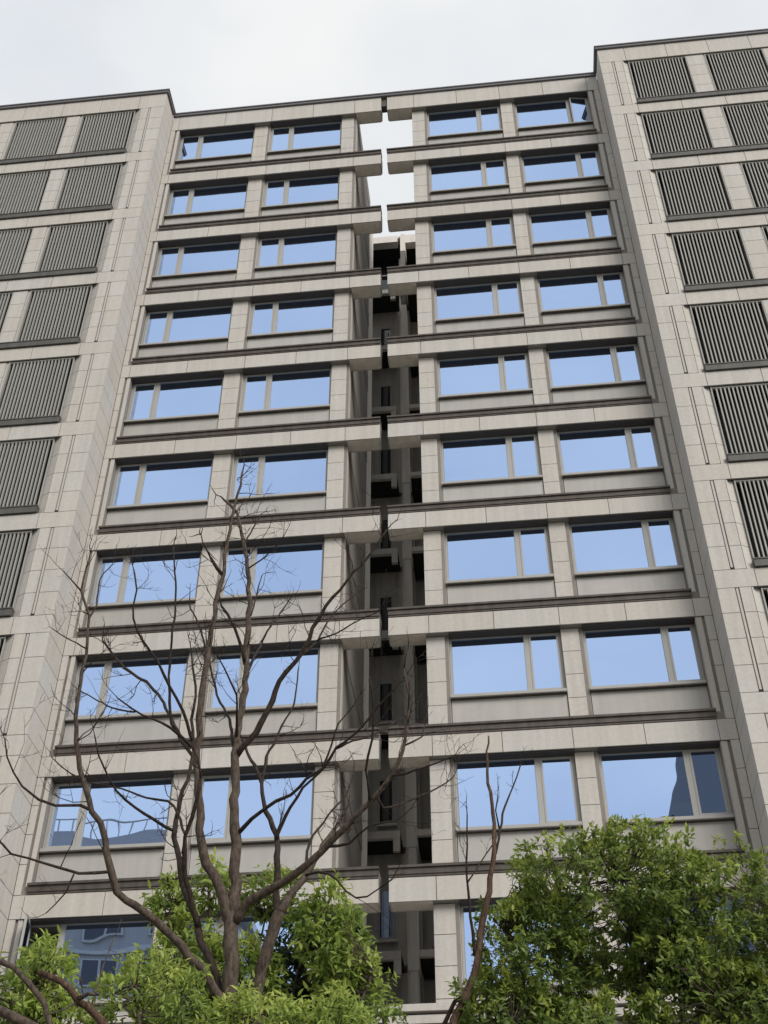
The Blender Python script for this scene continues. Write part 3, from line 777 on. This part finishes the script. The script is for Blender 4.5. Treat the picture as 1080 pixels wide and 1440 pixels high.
TREE_D = [[[-1.057,-13.6,-0.05,0.0449],[-1.077,-13.6,1.985,0.0395],[-1.077,-13.6,3.97,0.0359],[-1.223,-13.672,4.32,0.0277],[-1.331,-13.704,4.47,0.0247],[-1.451,-13.733,4.588,0.0222],[-1.506,-13.744,4.623,0.0213],[-1.574,-13.759,4.681,0.0201],[-1.641,-13.772,4.726,0.0189],[-1.795,-13.8,4.793,0.0166]],[[-1.517,-13.744,4.628,0.0141],[-1.446,-13.825,4.605,0.0139],[-1.396,-13.894,4.601,0.0138]],[[-1.425,-13.726,4.566,0.0056],[-1.421,-13.665,4.733,0.0046],[-1.421,-13.61,4.889,0.0039],[-1.401,-13.526,5.131,0.003]],[[-1.509,-13.744,4.609,0.0061],[-1.555,-13.855,4.517,0.0045],[-1.628,-13.994,4.435,0.0032]],[[-1.25,-13.68,4.363,0.0346],[-1.661,-13.88,4.369,0.0328],[-1.772,-13.939,4.415,0.0325],[-1.915,-14.012,4.457,0.032],[-2.043,-14.08,4.509,0.0317]],[[-2.034,-13.9,4.836,0.0166],[-1.942,-13.885,4.79,0.017],[-1.822,-13.862,4.686,0.0175],[-1.704,-13.838,4.574,0.0178],[-1.614,-13.8,4.358,0.0183]]]
bare_tree('bare_tree', 'tall leafless tree with wide dark branches, trunk forking above the green shrubs', TREE_A, BARK, BARKD, .36, .50)
bare_tree('bare_tree', 'shorter leafless tree just behind the tall one, its leaning trunk half hidden in dark leaves', TREE_B, BARK, BARKD, .2, .45)
bare_tree('bare_tree', 'thin leafless tree with a single slanting stem beside the round green bush', TREE_C, BARKL, BARKD, .25, .35)
bare_tree('bare_tree', 'bare crooked limbs with a cut stub rising from the lower left corner', TREE_D, BARKL, BARK, .05, .22)

# leaf blades: folded along the midrib, tip bent down; unit length along +x
def leaf_proto(w):
    v = np.array([(0, 0, 0), (.35, w * .5, .06), (.35, -w * .5, .06), (.40, 0, 0), (.75, w * .36, .02), (.75, -w * .36, .02), (.78, 0, -.04), (1, 0, -.13)], float)
    f = [(0, 3, 1), (0, 2, 3), (3, 6, 4, 1), (3, 2, 5, 6), (6, 7, 4), (6, 5, 7)]
    return v, f

def leaves(crown, n_clusters, n_leaf, size, width, droop, young_lit, spread, seed):
    """CROWN: ellipsoids (cx, cy, cz, rx, ry, rz, weight). Clusters of leaves round twig tips, thicker near the surface. Returns arrays for a mesh."""
    r = np.random.default_rng(seed)
    w = np.array([c[6] for c in crown], float); w /= w.sum()
    pos, dirs, tone, stems, face = [], [], [], [], []
    for c_i in r.choice(len(crown), n_clusters, p=w):
        c = crown[c_i]
        u = r.normal(0, 1, 3); u /= np.linalg.norm(u)
        rad = r.random() ** (1 / 8)
        rad *= 1 + .10 * math.sin(5 * u[0] + 3 * u[2] + seed) + .06 * r.normal()
        ctr = np.array(c[:3]) + u * np.array(c[3:6]) * rad
        out = u * np.array([1, 1, .8]) + np.array([0, 0, .25])
        base = np.clip(r.normal(.40 + young_lit * max(0, u[2]) * rad, .17), 0, 1)  # paler towards the top: young shoots, with light from above painted in
        s0 = ctr - out * spread * .9
        stems.append((s0, ctr))
        for _ in range(n_leaf):
            t = r.random()
            d = out * .55 + r.normal(0, .75, 3)
            d[2] -= droop * r.random()
            d /= np.linalg.norm(d)
            pos.append(s0 + (ctr - s0) * (.25 + .75 * t) + r.normal(0, spread * .22, 3))
            dirs.append(d)
            face.append(out)
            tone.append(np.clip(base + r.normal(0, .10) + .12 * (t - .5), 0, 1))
    return np.array(pos), np.array(dirs), np.array(tone), stems, r, np.array(face)

def leaf_mesh(name, pos, dirs, tone, size, width, m, r, face=None):
    pv, pf = leaf_proto(width)
    n = len(pos)
    x = dirs
    rnd = r.normal(0, .42, (n, 3)) + np.array([0, 0, .65]) + (0 if face is None else .75 * face)
    z = rnd - x * (rnd * x).sum(1)[:, None]
    z /= np.linalg.norm(z, axis=1)[:, None]
    y = np.cross(z, x)
    s = (size * r.uniform(.6, 1.2, n))[:, None, None]
    V = pos[:, None, :] + s * (pv[None, :, 0:1] * x[:, None, :] + pv[None, :, 1:2] * y[:, None, :] + pv[None, :, 2:3] * z[:, None, :])
    V = V.reshape(-1, 3)
    k = len(pv)
    loops = np.concatenate([np.array(f) for f in pf])
    tot = np.array([len(f) for f in pf])
    LV = (loops[None, :] + (np.arange(n) * k)[:, None]).reshape(-1)
    me = bpy.data.meshes.new(name)
    me.vertices.add(len(V)); me.vertices.foreach_set('co', V.reshape(-1))
    me.loops.add(len(LV)); me.loops.foreach_set('vertex_index', LV.astype(np.int32))
    T = np.tile(tot, n)
    me.polygons.add(len(T))
    me.polygons.foreach_set('loop_start', np.concatenate([[0], np.cumsum(T)[:-1]]).astype(np.int32))
    me.polygons.foreach_set('loop_total', T.astype(np.int32))
    me.update(calc_edges=True)
    a = me.attributes.new('tone', 'FLOAT', 'POINT')
    a.data.foreach_set('value', np.repeat(tone, k).astype(np.float32))
    me.materials.append(m)
    return me

CAMP = np.array([1.386, -21.76, 1.62])
def shrub(name, label, base, crown, n_cl, n_leaf, size, width, droop, young_lit, spread, m, stems_n, seed, cat='shrub', bark=None, single=0):
    root = thing(name, label, cat, base)
    pos, dirs, tone, tips, r, face = leaves(crown, n_cl, n_leaf, size, width, droop, young_lit, spread, seed)
    cc = np.mean([c[:3] for c in crown], axis=0)
    b = np.array(base)
    # the largest leaves one can tell apart: nearest to the street, each an object of its own
    pick = np.zeros(len(pos), bool)
    if single:
        dist = np.linalg.norm(pos - CAMP, axis=1)
        cand = np.argsort(dist)[:single * 6]
        pick[r.choice(cand, single, replace=False)] = True
        protos = [leaf_mesh('leaf', np.zeros((1, 3)), np.array([[1., 0, 0]]), np.array([tn]), size, width, m, r) for tn in (.3, .45, .6, .75)]
        for p, d, tn, fc in zip(pos[pick], dirs[pick], tone[pick], face[pick]):
            o = link('leaf', protos[int(np.argmin(np.abs(np.array((.3, .45, .6, .75)) - tn)))], root, tuple(p))
            o.rotation_mode = 'QUATERNION'
            zx = np.array([0, 0, .65]) + .75 * fc + r.normal(0, .3, 3)
            zx = zx - d * zx.dot(d); zx /= np.linalg.norm(zx)
            o.rotation_quaternion = Matrix((d, np.cross(zx, d), zx)).transposed().to_quaternion()
    me = leaf_mesh('crown', pos[~pick], dirs[~pick], tone[~pick], size, width, m, r, face[~pick])
    o = link('crown', me, root, (0, 0, 0))
    o['kind'] = 'stuff'
    # stems from the ground, forking to the leaf clusters
    zc = min(c[2] - c[5] for c in crown)
    tv, tf = [], []
    ends = []
    for i in range(stems_n):
        c = crown[i % len(crown)]
        tgt = np.array(c[:3]) + r.normal(0, .38, 3) * np.array(c[3:6])
        p0 = b + np.array([r.normal(0, .14), r.normal(0, .12), -.05])
        mid = p0 * .35 + tgt * .65; mid[:2] = p0[:2] * .55 + tgt[:2] * .45 + r.normal(0, .08, 2)
        r0 = r.uniform(.020, .036)
        P = catmull([(*p0, r0 * 1.4), (*(p0 * .6 + mid * .4 + np.append(r.normal(0, .05, 2), 0)), r0 * 1.1), (*mid, r0 * .8), (*tgt, r0 * .4)], .18)
        V, F = [], []
        tube(P, 7, V, F, .06)
        link('trunk' if stems_n == 1 else 'stem', mesh_of('stem', V, F, bark or BARK), root, (0, 0, 0))
        ends.append(P)
    allp = np.concatenate([e[len(e) // 2:] for e in ends])
    for s0, s1 in tips[::2]:
        d = np.linalg.norm(allp[:, :3] - s0, axis=1) + np.where(allp[:, 2] > s0[2], .6, 0)
        q = allp[int(np.argmin(d))]
        md = (q[:3] + s0) / 2 + r.normal(0, .05, 3)
        tube(np.array([(*q[:3], .007), (*md, .005), (*s0, .0035), (*s1, .002)]), 3, tv, tf)
    link('twigs', mesh_of('twigs', tv, tf, bark or BARK), root, (0, 0, 0))['kind'] = 'stuff'
    return root

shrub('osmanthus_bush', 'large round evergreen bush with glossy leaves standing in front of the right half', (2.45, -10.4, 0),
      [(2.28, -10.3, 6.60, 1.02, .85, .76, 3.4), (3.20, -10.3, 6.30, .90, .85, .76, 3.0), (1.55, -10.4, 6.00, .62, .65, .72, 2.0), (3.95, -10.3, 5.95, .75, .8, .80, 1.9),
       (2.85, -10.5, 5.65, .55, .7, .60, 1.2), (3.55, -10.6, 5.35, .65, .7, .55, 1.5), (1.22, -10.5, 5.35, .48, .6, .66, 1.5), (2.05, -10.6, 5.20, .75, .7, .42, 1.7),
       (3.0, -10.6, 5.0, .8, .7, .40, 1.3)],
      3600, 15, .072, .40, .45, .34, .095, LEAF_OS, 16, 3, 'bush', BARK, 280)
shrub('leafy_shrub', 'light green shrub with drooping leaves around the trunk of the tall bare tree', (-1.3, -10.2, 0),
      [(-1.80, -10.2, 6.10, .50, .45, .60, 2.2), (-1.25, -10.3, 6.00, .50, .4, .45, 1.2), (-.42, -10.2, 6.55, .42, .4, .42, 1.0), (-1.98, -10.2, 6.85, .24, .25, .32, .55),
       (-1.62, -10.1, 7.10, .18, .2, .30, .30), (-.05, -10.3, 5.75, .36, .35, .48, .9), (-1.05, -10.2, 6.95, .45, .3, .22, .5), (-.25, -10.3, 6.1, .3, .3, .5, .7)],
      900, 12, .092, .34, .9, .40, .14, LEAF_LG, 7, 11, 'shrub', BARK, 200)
shrub('leafy_shrub', 'dark leaved shrub in the shade behind the leaning second bare trunk', (-.6, -9.6, 0),
      [(-.70, -9.5, 6.45, .55, .4, .62, 2.0), (-.9, -9.5, 5.75, .9, .5, .5, 1.5)],
      300, 12, .12, .38, .8, .10, .15, LEAF_DK, 5, 21, 'shrub', BARK, 0)
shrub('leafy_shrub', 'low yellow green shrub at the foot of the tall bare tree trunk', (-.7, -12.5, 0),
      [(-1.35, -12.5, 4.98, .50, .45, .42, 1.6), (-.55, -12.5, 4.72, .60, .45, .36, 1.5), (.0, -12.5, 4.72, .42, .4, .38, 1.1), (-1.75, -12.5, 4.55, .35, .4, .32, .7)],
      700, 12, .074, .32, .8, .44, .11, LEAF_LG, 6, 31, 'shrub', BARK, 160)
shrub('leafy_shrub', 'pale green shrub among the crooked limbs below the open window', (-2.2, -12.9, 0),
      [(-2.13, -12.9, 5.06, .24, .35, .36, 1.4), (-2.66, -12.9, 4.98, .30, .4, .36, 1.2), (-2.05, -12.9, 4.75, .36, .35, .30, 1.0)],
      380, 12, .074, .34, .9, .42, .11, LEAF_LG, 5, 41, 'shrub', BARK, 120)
